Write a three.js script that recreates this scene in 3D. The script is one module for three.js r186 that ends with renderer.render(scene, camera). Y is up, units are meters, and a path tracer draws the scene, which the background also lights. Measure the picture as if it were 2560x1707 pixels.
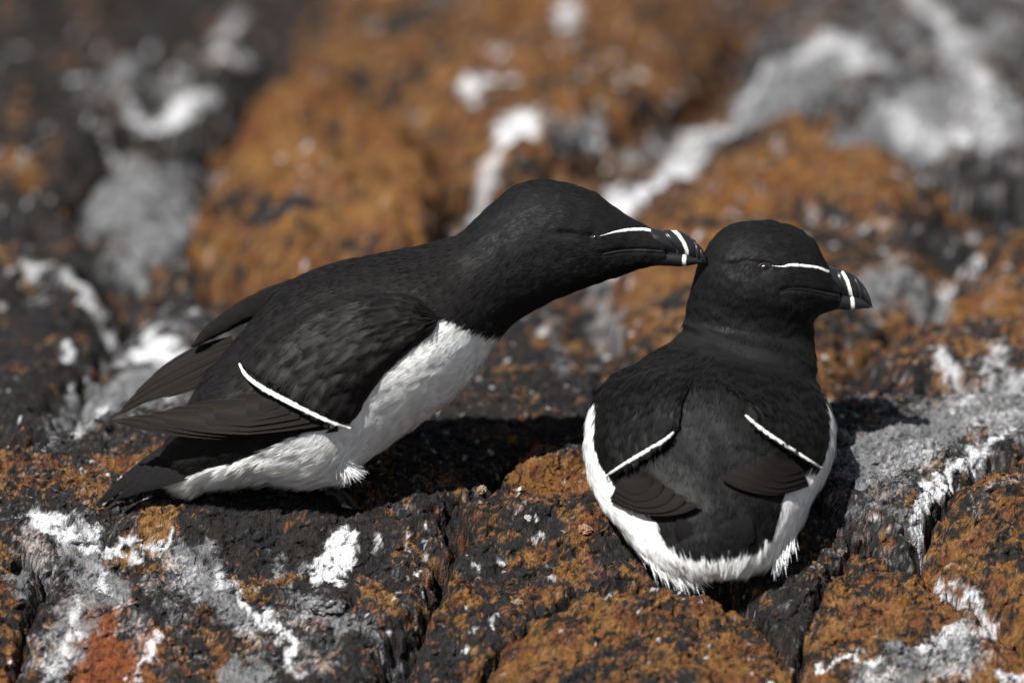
import * as THREE from 'three';
import { mergeGeometries } from 'three/addons/utils/BufferGeometryUtils.js';
import { createNoise3D } from 'simplex-noise';

// ------------------------------------------------------------------ camera, sky, sun, exposure
const DEG = Math.PI / 180, PITCH = 22 * DEG, DIST = 4.2;
const scene = new THREE.Scene();
const camera = new THREE.PerspectiveCamera(2 * Math.atan(853.5 / 4000 / DIST) / DEG, 1024 / 682, 0.1, 200);
camera.position.set(0, 0.12 + DIST * Math.sin(PITCH), DIST * Math.cos(PITCH));
camera.lookAt(0, 0.12, 0);
camera.focus = DIST - 0.015;
camera.userData.fStop = 3.0;
const SUN = new THREE.Vector3(-0.33, 0.82, 0.43).normalize();
{ // clear pale summer sky, a little brighter towards the horizon and round the sun
  const w = 256, h = 128, d = new Float32Array(w * h * 4), v = new THREE.Vector3();
  for (let y = 0; y < h; y++) for (let x = 0; x < w; x++) {
    const lat = ((y + 0.5) / h - 0.5) * Math.PI, lon = ((x + 0.5) / w - 0.5) * 2 * Math.PI; v.set(Math.cos(lat) * Math.cos(lon), Math.sin(lat), Math.cos(lat) * Math.sin(lon));
    const up = Math.max(0, v.y), e = Math.pow(1 - up, 3), glow = 0.35 * Math.pow(Math.max(0, v.dot(SUN)), 6), k = (y * w + x) * 4;
    d[k] = 0.135 + 0.14 * e + 0.15 * glow; d[k + 1] = 0.152 + 0.138 * e + 0.15 * glow; d[k + 2] = 0.180 + 0.13 * e + 0.145 * glow; d[k + 3] = 1;
  }
  const s = new THREE.DataTexture(d, w, h, THREE.RGBAFormat, THREE.FloatType); s.mapping = THREE.EquirectangularReflectionMapping; s.magFilter = s.minFilter = THREE.LinearFilter; s.needsUpdate = true;
  scene.background = s; scene.environment = s;
}
const sun = new THREE.DirectionalLight(new THREE.Color(1, 0.98, 0.95), 4.6);
sun.position.copy(SUN).multiplyScalar(6); sun.castShadow = true;
sun.shadow.mapSize.set(4096, 4096); sun.shadow.bias = -0.0004;
Object.assign(sun.shadow.camera, { left: -1.2, right: 1.2, top: 1.2, bottom: -1.2, near: 1, far: 12 });
scene.add(sun); scene.add(sun.target);
const renderer = new THREE.WebGLRenderer({ antialias: true });
renderer.toneMapping = THREE.LinearToneMapping;
renderer.toneMappingExposure = 1.55;
renderer.shadowMap.enabled = true;

// ------------------------------------------------------------------ helpers
function rng(seed) { let a = seed >>> 0; return () => { a = (a + 0x6D2B79F5) | 0; let t = Math.imul(a ^ (a >>> 15), 1 | a); t = (t + Math.imul(t ^ (t >>> 7), 61 | t)) ^ t; return ((t ^ (t >>> 14)) >>> 0) / 4294967296; }; }
const n3 = createNoise3D(rng(11)), n3b = createNoise3D(rng(29));
const clamp = (x, a, b) => x < a ? a : x > b ? b : x;
const sst = (a, b, x) => { const t = clamp((x - a) / (b - a), 0, 1); return t * t * (3 - 2 * t); };
const mix = (a, b, t) => a + (b - a) * t;
function fbm(x, y, z, o, f = n3) { let s = 0, a = 0.5, n = 0; for (let i = 0; i < o; i++) { s += a * f(x, y, z); n += a; a *= 0.55; x = x * 2.03 + 3.1; y = y * 2.03 + 1.7; z = z * 2.03 - 2.3; } return s / n; }
const used = {};
function numbered(name) { const k = used[name] = (used[name] ?? -1) + 1; return k ? `${name}_${String(k).padStart(3, '0')}` : name; }
function add(o, parent) { o.castShadow = o.receiveShadow = true; parent.add(o); return o; }
function part(name, geo, mat, parent, label, kind) { const m = new THREE.Mesh(geo, mat); m.name = name; if (label) m.userData.label = label; if (kind) m.userData.kind = kind; return add(m, parent); }
function thing(o, label, category, group) { o.name = numbered(o.name); o.userData.label = label; o.userData.category = category; if (group) o.userData.group = group; if (!o.parent) scene.add(o); return o; }
function cr(a, b, c, d, t) { return 0.5 * (2 * b + (c - a) * t + (2 * a - 5 * b + 4 * c - d) * t * t + (3 * b - a - 3 * c + d) * t * t * t); }
function along(rows, t) { // smooth interpolation through rows of numbers, t 0..1
  const n = rows.length - 1, f = clamp(t, 0, 1) * n, i = Math.min(n - 1, Math.floor(f)), u = f - i;
  const A = rows[Math.max(0, i - 1)], B = rows[i], C = rows[i + 1], E = rows[Math.min(n, i + 2)];
  return B.map((_, k) => cr(A[k], B[k], C[k], E[k], u));
}
const mm = rows => rows.map(r => r.map(v => v / 1000));
function segDist(px, py, ax, ay, bx, by) { const dx = bx - ax, dy = by - ay, l = dx * dx + dy * dy, t = l ? clamp(((px - ax) * dx + (py - ay) * dy) / l, 0, 1) : 0; return Math.hypot(px - ax - t * dx, py - ay - t * dy); }
function lineDist(px, py, L) { let d = 1e9; if (L.length === 1) return Math.hypot(px - L[0][0], py - L[0][1]); for (let i = 0; i + 1 < L.length; i++) d = Math.min(d, segDist(px, py, L[i][0], L[i][1], L[i + 1][0], L[i + 1][1])); return d; }
function polySigned(px, py, L) { let d = 1e9, ins = false; for (let i = 0, j = L.length - 1; i < L.length; j = i++) { const a = L[i], b = L[j]; d = Math.min(d, segDist(px, py, a[0], a[1], b[0], b[1])); if ((a[1] > py) !== (b[1] > py) && px < (b[0] - a[0]) * (py - a[1]) / (b[1] - a[1]) + a[0]) ins = !ins; } return ins ? d : -d; }
function geom(pos, idx, col, uv) { const g = new THREE.BufferGeometry(); g.setAttribute('position', new THREE.BufferAttribute(pos instanceof Float32Array ? pos : new Float32Array(pos), 3)); if (uv) g.setAttribute('uv', new THREE.BufferAttribute(uv instanceof Float32Array ? uv : new Float32Array(uv), 2)); if (col) g.setAttribute('color', new THREE.BufferAttribute(col instanceof Float32Array ? col : new Float32Array(col), 3)); g.setIndex(idx); g.computeVertexNormals(); return g; }
function tex(w, h, fn, srgb) { const d = new Uint8Array(w * h * 4); for (let y = 0; y < h; y++) for (let x = 0; x < w; x++) { const c = fn(x / w, y / h), k = (y * w + x) * 4; d[k] = clamp(c[0], 0, 1) * 255; d[k + 1] = clamp(c[1], 0, 1) * 255; d[k + 2] = clamp(c[2], 0, 1) * 255; d[k + 3] = 255; } const t = new THREE.DataTexture(d, w, h); t.wrapS = t.wrapT = THREE.RepeatWrapping; t.magFilter = THREE.LinearFilter; t.minFilter = THREE.LinearMipmapLinearFilter; t.generateMipmaps = true; if (srgb) t.colorSpace = THREE.SRGBColorSpace; t.needsUpdate = true; return t; }
// noise on a torus so that tiles join without a seam
function tile(u, v, r, s, f = n3) { const a = u * 2 * Math.PI, b = v * 2 * Math.PI; return 0.5 * (f(Math.cos(a) * r, Math.sin(a) * r, Math.cos(b) * r * s + 7) + f(Math.cos(a) * r + 31, Math.sin(b) * r * s, Math.sin(a) * r - 9)); }

// ------------------------------------------------------------------ the rock: height, paint
const NEARP = [[0.34,-0.08],[0.2,-0.032],[0.1,0],[0.04,0.026],[-0.02,0.03],[-0.07,0.027]], LEFTP = NEARP.concat([[-0.14,0.004],[-0.4,-0.03],[-1.7,-0.15]]), RIGHTP = NEARP.concat([[-0.16,0.02],[-0.4,-0.01],[-1.7,-0.16]]);
function prof(P, z) { if (z >= P[0][0]) return P[0][1]; for (let i = 0; i + 1 < P.length; i++) if (z >= P[i + 1][0]) { let t = (z - P[i][0]) / (P[i + 1][0] - P[i][0]); t = t * t * (3 - 2 * t); return P[i][1] + (P[i + 1][1] - P[i][1]) * t; } return P[P.length - 1][1]; }
const baseY = (x, z) => { const w = sst(-0.13, -0.03, x); return prof(LEFTP, z) * (1 - w) + prof(RIGHTP, z) * w; };
function relief(x, y, z, k) {
  const far = sst(-0.1, -0.6, z);
  let h = fbm(x * 9, y * 9, z * 9, 2) * (0.006 + 0.014 * far);
  h += fbm(x * 34, y * 34, z * 44, 2) * (0.0034 + 0.004 * far);
  const r1 = 1 - Math.abs(fbm(x * 80 + 5, y * 80, z * 125, 2, n3b)); h += (r1 - 0.75) * 0.0050;
  if (far < 0.6) {
    h += fbm(x * 200, y * 200, z * 300, 3) * 0.0013;
    h -= Math.max(0, fbm(x * 130 + 9, y * 150, z * 210, 2, n3b) - 0.15) * 0.0055;
    h -= Math.max(0, n3(x * 330 + 9, y * 330, z * 420) - 0.35) * 0.0015;
  }
  return h * k;
}
const STROKES = [
["W",9.5,0.8,[-221,-1337,-234,-1238,-234,-1196]],
["W",6.4,0.9,[-268,-1171]],
["W",11.8,1,[-240,-1088,-216,-1074]],
["W",9.2,1,[-334,-971,-313,-993]],
["G",8.9,1,[-317,-1030,-289,-1071,-259,-1030]],
["W",8.6,1,[-271,-867,-250,-909,-230,-946]],
["W",5.4,0.7,[-297,-943,-275,-875]],
["W",5.0,1,[-329,-867]],
["W",4.0,0.6,[-308,-853,-296,-783]],
["G",10.7,1,[-298,-602,-283,-783]],
["G",18.9,0.9,[-274,-624,-252,-670]],
["G",13.9,0.9,[-260,-531,-242,-592]],
["W",5.2,0.75,[-337,-455,-316,-447,-293,-412,-267,-352]],
["W",3.9,0.6,[-330,-417]],
["W",4.2,0.7,[-249,-404,-250,-368]],
["W",3.6,0.6,[-218,-363]],
["W",5.8,0.6,[-218,-744]],
["W",10.5,1,[-260,-285,-246,-321,-219,-247]],
["G",17.0,1,[-271,-159,-223,-222]],
["W",5.0,0.9,[-277,-69,-267,-163]],
["W",5.7,0.8,[-216,-177,-223,-150]],
["G",8.3,0.9,[-294,-70,-284,-163]],
["Y",3.1,1,[-304,-204]],
["W",3.1,1,[-293,-204]],
["Y",3.1,1,[-297,-78]],
["Y",3.0,1,[-308,-46]],
["Y",3.0,1,[-321,-19]],
["Y",3.3,1,[-337,-439]],
["W",3.2,1,[-299,-280]],
["Y",3.0,1,[-296,-22]],
["O",8.4,1.2,[-377,-751,-345,-701]],
["O",4.2,1.3,[-275,-438]],
["Y",5.2,1.2,[-273,-262]],
["O",23.3,0.9,[-183,-869,-150,-884,-106,-804,-79,-741]],
["Y",25.7,0.6,[-195,-695,-151,-682,-87,-635]],
["K",9.4,0.8,[-211,-602,-193,-636]],
["K",7.2,0.7,[-153,-771]],
["K",8.1,0.9,[-181,-560,-153,-550]],
["K",6.3,0.6,[-111,-597]],
["Y",12.3,0.8,[-164,-511,-115,-522,-84,-515]],
["K",10.5,0.8,[-102,-1106,-75,-1192]],
["W",9.1,0.9,[43,-1142,48,-1212]],
["W",8.3,1,[-32,-863,-18,-901,-4,-925]],
["W",6.5,0.8,[19,-758]],
["W",5.8,0.6,[-84,-970]],
["W",5.7,0.6,[64,-923]],
["W",7.8,0.55,[-108,-1158]],
["W",7.9,0.55,[-60,-1268]],
["K",9.1,0.9,[52,-740,36,-712]],
["K",8.2,0.9,[-207,-1006,-189,-1056]],
["W",12.8,1.1,[-2,-703,8,-717]],
["W",11.2,0.8,[-36,-576,-8,-664]],
["W",10.0,1.8,[77,-586,102,-651,137,-767]],
["G",11.6,1,[33,-724,62,-767]],
["W",9.9,0.8,[112,-813,152,-849,172,-875]],
["W",11.3,0.8,[172,-875,207,-937,242,-971,273,-919]],
["G",19.8,1,[151,-833,223,-901,271,-884]],
["W",8.4,0.7,[152,-755,122,-705]],
["W",6.5,0.6,[184,-758]],
["K",8.2,0.7,[121,-646,141,-698]],
["G",22.5,1,[256,-712,296,-755,357,-712]],
["W",9.8,0.7,[284,-770,300,-712,328,-691]],
["W",16.6,0.7,[313,-1270,335,-1112,346,-919]],
["W",12.8,0.65,[346,-919,347,-770,347,-658]],
["W",14.5,0.9,[327,-1280]],
["W",12.3,1,[410,-1270]],
["G",13.7,1,[344,-994,388,-1082]],
["O",25.0,0.6,[163,-586,227,-633,256,-586]],
["K",18.4,0.8,[287,-492,320,-483,357,-532]],
["W",7.8,1.1,[301,-411]],
["W",5.2,1,[326,-465]],
["W",4.5,0.8,[321,-438]],
["W",5.5,0.6,[262,-503,278,-483]],
["G",10.7,0.9,[289,-357,265,-404,242,-368]],
["W",7.4,0.9,[280,-178,289,-158]],
["W",6.2,0.7,[305,-158,321,-187]],
["W",3.4,0.7,[199,-149,243,-161]],
["O",17.7,0.6,[311,-334,339,-278]],
["W",6.1,1.3,[84,-494]],
["Y",4.4,1.2,[43,-324]],
["G",10.9,0.8,[59,-449,66,-313]],
["O",14.9,0.9,[91,-381,116,-440]],
["G",7.8,0.6,[25,-381,36,-219]],
["W",4.0,0.65,[161,-553]],
["W",4.1,0.65,[175,-586]],
["W",4.2,0.65,[195,-698]],
["W",4.0,0.65,[210,-543]],
["W",4.0,0.65,[231,-532]],
["W",4.1,0.65,[144,-598]],
["W",4.0,0.65,[245,-492]],
["W",4.1,0.65,[284,-586]],
["W",3.5,1.1,[254,60,259,40,278,5,296,-20,321,-66]],
["G",15.0,0.8,[223,-1,286,-86,330,-114]],
["W",6.1,0.7,[287,-104,315,-139,332,-144]],
["W",2.4,0.8,[251,62,252,88]],
["W",2.4,0.9,[264,108,282,124,297,144]],
["W",3.1,0.8,[248,163,275,148,294,144]],
["W",1.8,1,[187,177,205,170,227,165]],
["G",7.8,0.9,[215,183,258,173,280,154]],
["W",3.6,0.9,[300,189,309,187]],
["W",2.6,0.7,[218,185,234,181]],
["W",4.0,1.1,[-303,53,-289,58,-278,62]],
["W",1.9,0.9,[-278,62,-267,67,-242,69,-225,71]],
["W",2.1,0.9,[-223,71,-210,67]],
["G",6.4,1,[-275,68,-258,88,-243,112]],
["W",2.9,0.9,[-256,88,-249,105]],
["G",3.7,1,[-311,99,-297,105]],
["W",4.7,0.75,[-267,124,-268,141,-273,154]],
["W",4.2,0.75,[-273,154,-284,178]],
["G",9.5,0.8,[-274,135,-261,124,-280,166]],
["W",2.6,1.3,[-165,113,-154,131,-143,147,-135,163,-138,170]],
["W",2.9,0.8,[-184,90,-165,114]],
["W",4.5,1.5,[-121,89,-112,77,-102,67]],
["W",2.4,1,[-118,85,-108,94]],
["G",3.7,1,[-145,86,-122,81]],
["W",1.6,1.1,[-232,183,-228,162,-219,156]],
["W",2.1,1,[-224,160,-213,155]],
["G",6.2,0.8,[-176,178,-153,180]],
["G",6.3,0.8,[-127,126,-103,141]],
["G",6.9,0.8,[-198,96,-165,131]],
["G",5.3,0.9,[-204,80,-182,85]],
["W",2.1,0.9,[-86,68,-83,66]],
["W",1.6,0.7,[-82,147,-77,157]],
["W",3.2,0.6,[-248,122,-237,126]],
["W",2.6,0.8,[-132,173,-126,183]],
["O",10.9,0.35,[-322,5,-281,2,-242,-24]],
["Y",3.7,1,[-134,77,-118,78]],
["O",6.9,0.3,[-183,81,-145,85]],
["R",16.2,1,[-260,152,-228,160,-235,175]],
["O",7.9,0.3,[-194,128,-175,150]],
["Y",6.3,0.7,[-93,110,-74,122]],
["K",6.3,0.8,[-234,144,-223,135]],
["K",6.9,0.8,[-122,112,-101,116]],
["K",8.0,0.5,[-145,59,-97,56]],  // part of the shade below the leaning bird, put into the rock colour
["Y",5.4,0.7,[-229,53,-210,59]],
["O",10.9,0.6,[7,4,42,7]],
["O",8.1,0.4,[28,30,44,56]],
["W",1.9,0.9,[9,43]],
["W",1.9,0.9,[-54,70]],
["W",1.8,0.9,[-10,128]],
["W",1.8,0.9,[-26,145]],
["W",1.9,0.9,[-27,71]],
["W",1.9,0.9,[4,28]],
["W",1.9,0.9,[34,53]],
["W",1.9,0.9,[15,56]],
["W",1.9,0.9,[-21,34]],
["W",1.9,0.9,[-23,85]],
["W",1.9,0.9,[23,88]],
["W",1.9,0.9,[-61,92]],
["W",1.9,0.9,[-68,73]],
["W",1.9,0.9,[-7,82]],
["W",1.8,0.9,[60,128]],
["W",1.8,0.9,[103,120]],
["K",9.2,0.8,[-203,40,-167,55,-129,61,-96,61]],  // shade under the leaning bird, painted as bare black rock
["K",8.0,0.7,[-197,56,-156,67,-113,69]],  // same painted shade, carried further in front of the bird
["W",5.9,0.5,[-215,85,-195,107]],
["W",5.2,0.45,[-164,141,-127,135]],
["W",6.3,0.42,[-239,141,-225,150]],
["W",5.2,0.4,[-95,141,-84,150]],
["W",6.9,0.45,[-302,71,-284,96]],
["W",7.8,0.45,[-289,154,-275,173]],
["W",6.8,0.38,[-127,160,-110,173]],
["W",4.8,0.4,[-227,102,-202,135]],
["W",8.1,0.5,[239,8,268,-16]],
["W",6.7,0.5,[258,181,288,165]],
["W",8.3,0.5,[293,-62,326,-95]],
["W",3.8,0.4,[288,57,314,34]],
["G",22.7,0.7,[104,-755,171,-833,256,-901]],
["W",19.7,0.42,[124,-801,189,-884,267,-937]],
["W",17.4,0.4,[288,-1072,336,-866,358,-726]],
["W",13.6,0.4,[-326,-961,-287,-977,-245,-869]]
].map(([k, r, g, p]) => { const pts = []; for (let i = 0; i < p.length; i += 2) pts.push([p[i] / 1000, p[i + 1] / 1000 * 0.38]); const R = r / 1000; const xs = pts.map(q => q[0]), ys = pts.map(q => q[1]); return { k, r: R, g, pts, x0: Math.min(...xs) - 1.6 * R, x1: Math.max(...xs) + 1.6 * R, y0: Math.min(...ys) - 1.6 * R, y1: Math.max(...ys) + 1.6 * R }; });
const cov = { W: 0, G: 0, O: 0, Y: 0, R: 0, K: 0 };
const OR = [[0.30, 0.125, 0.026], [0.215, 0.080, 0.026], [0.44, 0.225, 0.085], [0.19, 0.092, 0.036]];
function rockColour(x, y, z, c, tone, out) {
  cov.W = 0; cov.G = c[1]; cov.O = c[0]; cov.Y = cov.R = cov.K = 0;
  const wx = x + 0.006 * fbm(x * 45, y * 45, z * 45, 2) + 0.002 * n3(x * 190, y * 190, z * 190), wz = (z + 0.014 * fbm(x * 45 + 9, y * 45, z * 45, 2, n3b)) * 0.38;
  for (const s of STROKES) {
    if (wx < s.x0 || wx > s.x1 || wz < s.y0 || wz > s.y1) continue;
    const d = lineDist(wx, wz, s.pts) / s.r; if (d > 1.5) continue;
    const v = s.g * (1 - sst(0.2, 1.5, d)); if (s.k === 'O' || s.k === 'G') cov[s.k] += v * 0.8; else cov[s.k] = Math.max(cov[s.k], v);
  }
  const far = sst(-0.12, -0.5, z), fx = mix(1, 0.8, far);
  const big = fbm(x * 20 * fx, y * 20 * fx, z * 20 * fx, 3), mid = fbm(x * 85 * fx + 4, y * 95 * fx, z * 130 * fx, 3, n3b), fine = n3(x * 300 * fx, y * 330 * fx, z * 420 * fx), fin2 = n3b(x * 480, y * 480, z * 520);
  const sp = 0.5 + (0.52 + 0.04 * far) * big + (0.52 + 0.1 * far) * mid + 0.20 * fine + 0.12 * fin2;
  const bl = 0.007 + 0.012 * (0.5 + 0.5 * mid) + 0.020 * fine * fine + 0.06 * Math.max(0, fin2 - 0.45);
  let r = bl, g = bl * 0.985, b = bl * 1.02;
  const br = sst(0.2, 0.8, 0.5 + 0.6 * fbm(x * 50 + 21, y * 50, z * 50, 3)); r = mix(r, 0.040, br * 0.3); g = mix(g, 0.028, br * 0.3); b = mix(b, 0.022, br * 0.3);
  const yk = clamp(cov.Y, 0, 1), rk = clamp(cov.R, 0, 1);
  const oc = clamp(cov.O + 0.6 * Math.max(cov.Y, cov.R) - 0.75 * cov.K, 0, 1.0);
  const mo = sst(-0.08, 0.12, sp - (1.0 - oc * 0.98)) * (0.82 + 0.18 * fin2);
  const hue = clamp(0.5 + 0.9 * fbm(x * 55, y * 55, z * 55 + 40, 2, n3b), 0, 1), A = OR[tone];
  let orr = mix(A[0], 0.140, hue * 0.7), og = mix(A[1], 0.058, hue * 0.7), ob = mix(A[2], 0.024, hue * 0.7);
  const hue2 = sst(0.1, 0.75, 0.5 + 0.9 * fbm(x * 28 + 70, y * 28, z * 30, 3)); orr = mix(orr, 0.27, hue2 * 0.5); og = mix(og, 0.145, hue2 * 0.5); ob = mix(ob, 0.048, hue2 * 0.5);
  const hue3 = sst(0.45, 0.9, 0.5 + 0.9 * fbm(x * 34 + 90, y * 34, z * 36, 2, n3b)); orr = mix(orr, 0.16, hue3 * 0.7); og = mix(og, 0.050, hue3 * 0.7); ob = mix(ob, 0.022, hue3 * 0.7);
  orr = mix(orr, 0.36, yk * 0.7); og = mix(og, 0.180, yk * 0.7); ob = mix(ob, 0.055, yk * 0.7);
  orr = mix(orr, 0.28, rk * 0.8); og = mix(og, 0.070, rk * 0.8); ob = mix(ob, 0.022, rk * 0.8);
  const ov = 0.80 + 0.24 * fine + 0.22 * mid + 0.20 * fin2;
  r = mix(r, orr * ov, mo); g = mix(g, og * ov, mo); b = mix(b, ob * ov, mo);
  const sg = 0.5 + 0.42 * fbm(x * 48 * fx + 80, y * 48 * fx, z * 70 * fx, 3) + 0.18 * fine + 0.18 * fin2;
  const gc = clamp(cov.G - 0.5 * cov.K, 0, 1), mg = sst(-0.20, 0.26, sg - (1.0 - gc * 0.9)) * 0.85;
  const gv = 0.20 + 0.10 * mid + 0.06 * fine + 0.06 * fin2;
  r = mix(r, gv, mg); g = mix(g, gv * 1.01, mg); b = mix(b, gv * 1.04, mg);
  // small scattered droppings
  const dn = n3b(x * 62 * fx + 50, y * 62 * fx, z * 62 * fx), dot = sst(0.84 - 0.06 * far, 0.94 - 0.06 * far, dn + 0.10 * fine) * 0.85 * sst(-0.1, 0.4, n3(x * 7 + 60, y * 7, z * 7));
  const wn = 0.40 * mid + 0.34 * fine + 0.26 * big + 0.26 * fin2;
  const mw = Math.max(dot, sst(0.18, 1.05, cov.W * 1.0 + wn * 0.85) * clamp(0.1 + cov.W * 0.9, 0, 1));
  const wv = 0.72 + 0.12 * fine + 0.06 * fin2;
  r = mix(r, wv, mw); g = mix(g, wv, mw); b = mix(b, wv * 1.02, mw);
  out[0] = Math.max(0.006, r); out[1] = Math.max(0.006, g); out[2] = Math.max(0.006, b);
}
const grainMap = tex(1024, 1024, (u, v) => { const a = 0.74 + 0.34 * tile(u, v, 24, 1) + 0.46 * tile(u, v, 56, 1, n3b); return [a, a, a]; }, false);
const grainBump = tex(512, 512, (u, v) => { const a = 0.5 + 0.35 * tile(u, v, 16, 1) + 0.25 * tile(u, v, 45, 1, n3b); return [a, a, a]; }, false);
const rockMat = new THREE.MeshPhysicalMaterial({ vertexColors: true, roughness: 0.85, specularIntensity: 0.3, map: grainMap, bumpMap: grainBump, bumpScale: 0.0011 });

function sheet(xs, zs, keep, height, colour, rag = 1) {
  const nx = xs.length, nz = zs.length, pos = [], col = [], uv = [], id = new Int32Array(nx * nz).fill(-1), idx = [], out = [0, 0, 0];
  const ok = new Uint8Array(nx * nz); for (let j = 0; j < nz; j++) for (let i = 0; i < nx; i++) ok[j * nx + i] = keep(xs[i], zs[j]) ? 1 : 0;
  for (let j = 0; j < nz; j++) for (let i = 0; i < nx; i++) {
    let near = 0; for (let b = -1; b <= 1 && !near; b++) for (let a = -1; a <= 1; a++) { const ii = i + a, jj = j + b; if (ii >= 0 && jj >= 0 && ii < nx && jj < nz && ok[jj * nx + ii]) { near = 1; break; } }
    if (!near) continue; let x = xs[i], z = zs[j]; const y = height(x, z), k3 = rag * 0.0022; x += k3 * fbm(x * 70, y * 110, z * 70 + 5, 2); z += k3 * 1.5 * fbm(x * 70 + 13, y * 110, z * 70, 2, n3b); colour(x, y, z, out);
    id[j * nx + i] = pos.length / 3; pos.push(x, y, z); col.push(out[0], out[1], out[2]); uv.push(x / 0.16, (z - y * 0.8) / 0.16);
  }
  for (let j = 0; j + 1 < nz; j++) for (let i = 0; i + 1 < nx; i++) { const a = id[j * nx + i], b = id[j * nx + i + 1], c = id[(j + 1) * nx + i], d = id[(j + 1) * nx + i + 1]; if (a < 0 || b < 0 || c < 0 || d < 0) continue; idx.push(a, c, b, b, c, d); }
  return geom(pos, idx, col, uv);
}
const range = (a, b, s) => { const n = Math.ceil((b - a) / s), r = []; for (let i = 0; i <= n; i++) r.push(a + (b - a) * i / n); return r; };
{ // the bedrock under and behind the stones, out to the horizon
  const grow = (core, s) => { let a = core[0], b = core[core.length - 1], d = s; const lo = [], hi = []; while (d < 12) { d *= 1.7; a -= d; b += d; lo.unshift(a); hi.push(b); } return lo.concat(core, hi); };
  const xs = grow(range(-0.56, 0.56, 0.004), 0.02), zs = grow(range(-1.75, 0.34, 0.0055), 0.02);
  const g = sheet(xs, zs, () => true, (x, z) => { const f = sst(-0.1, -0.5, z); return baseY(x, z) - mix(0.034, 0.010, sst(-0.07, -0.17, z)) + relief(x, 0, z, 1.2) + 0.02 * f * fbm(x * 5, 3, z * 5, 2); }, (x, y, z, o) => rockColour(x, y, z, [mix(0.15, 0.5, sst(-0.15, -0.5, z) * sst(-0.12, 0.05, x)), 0.05], 3, o));
  const m = new THREE.Mesh(g, rockMat); m.name = 'bedrock_ground'; m.userData.kind = 'structure'; add(m, scene);
}
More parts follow.
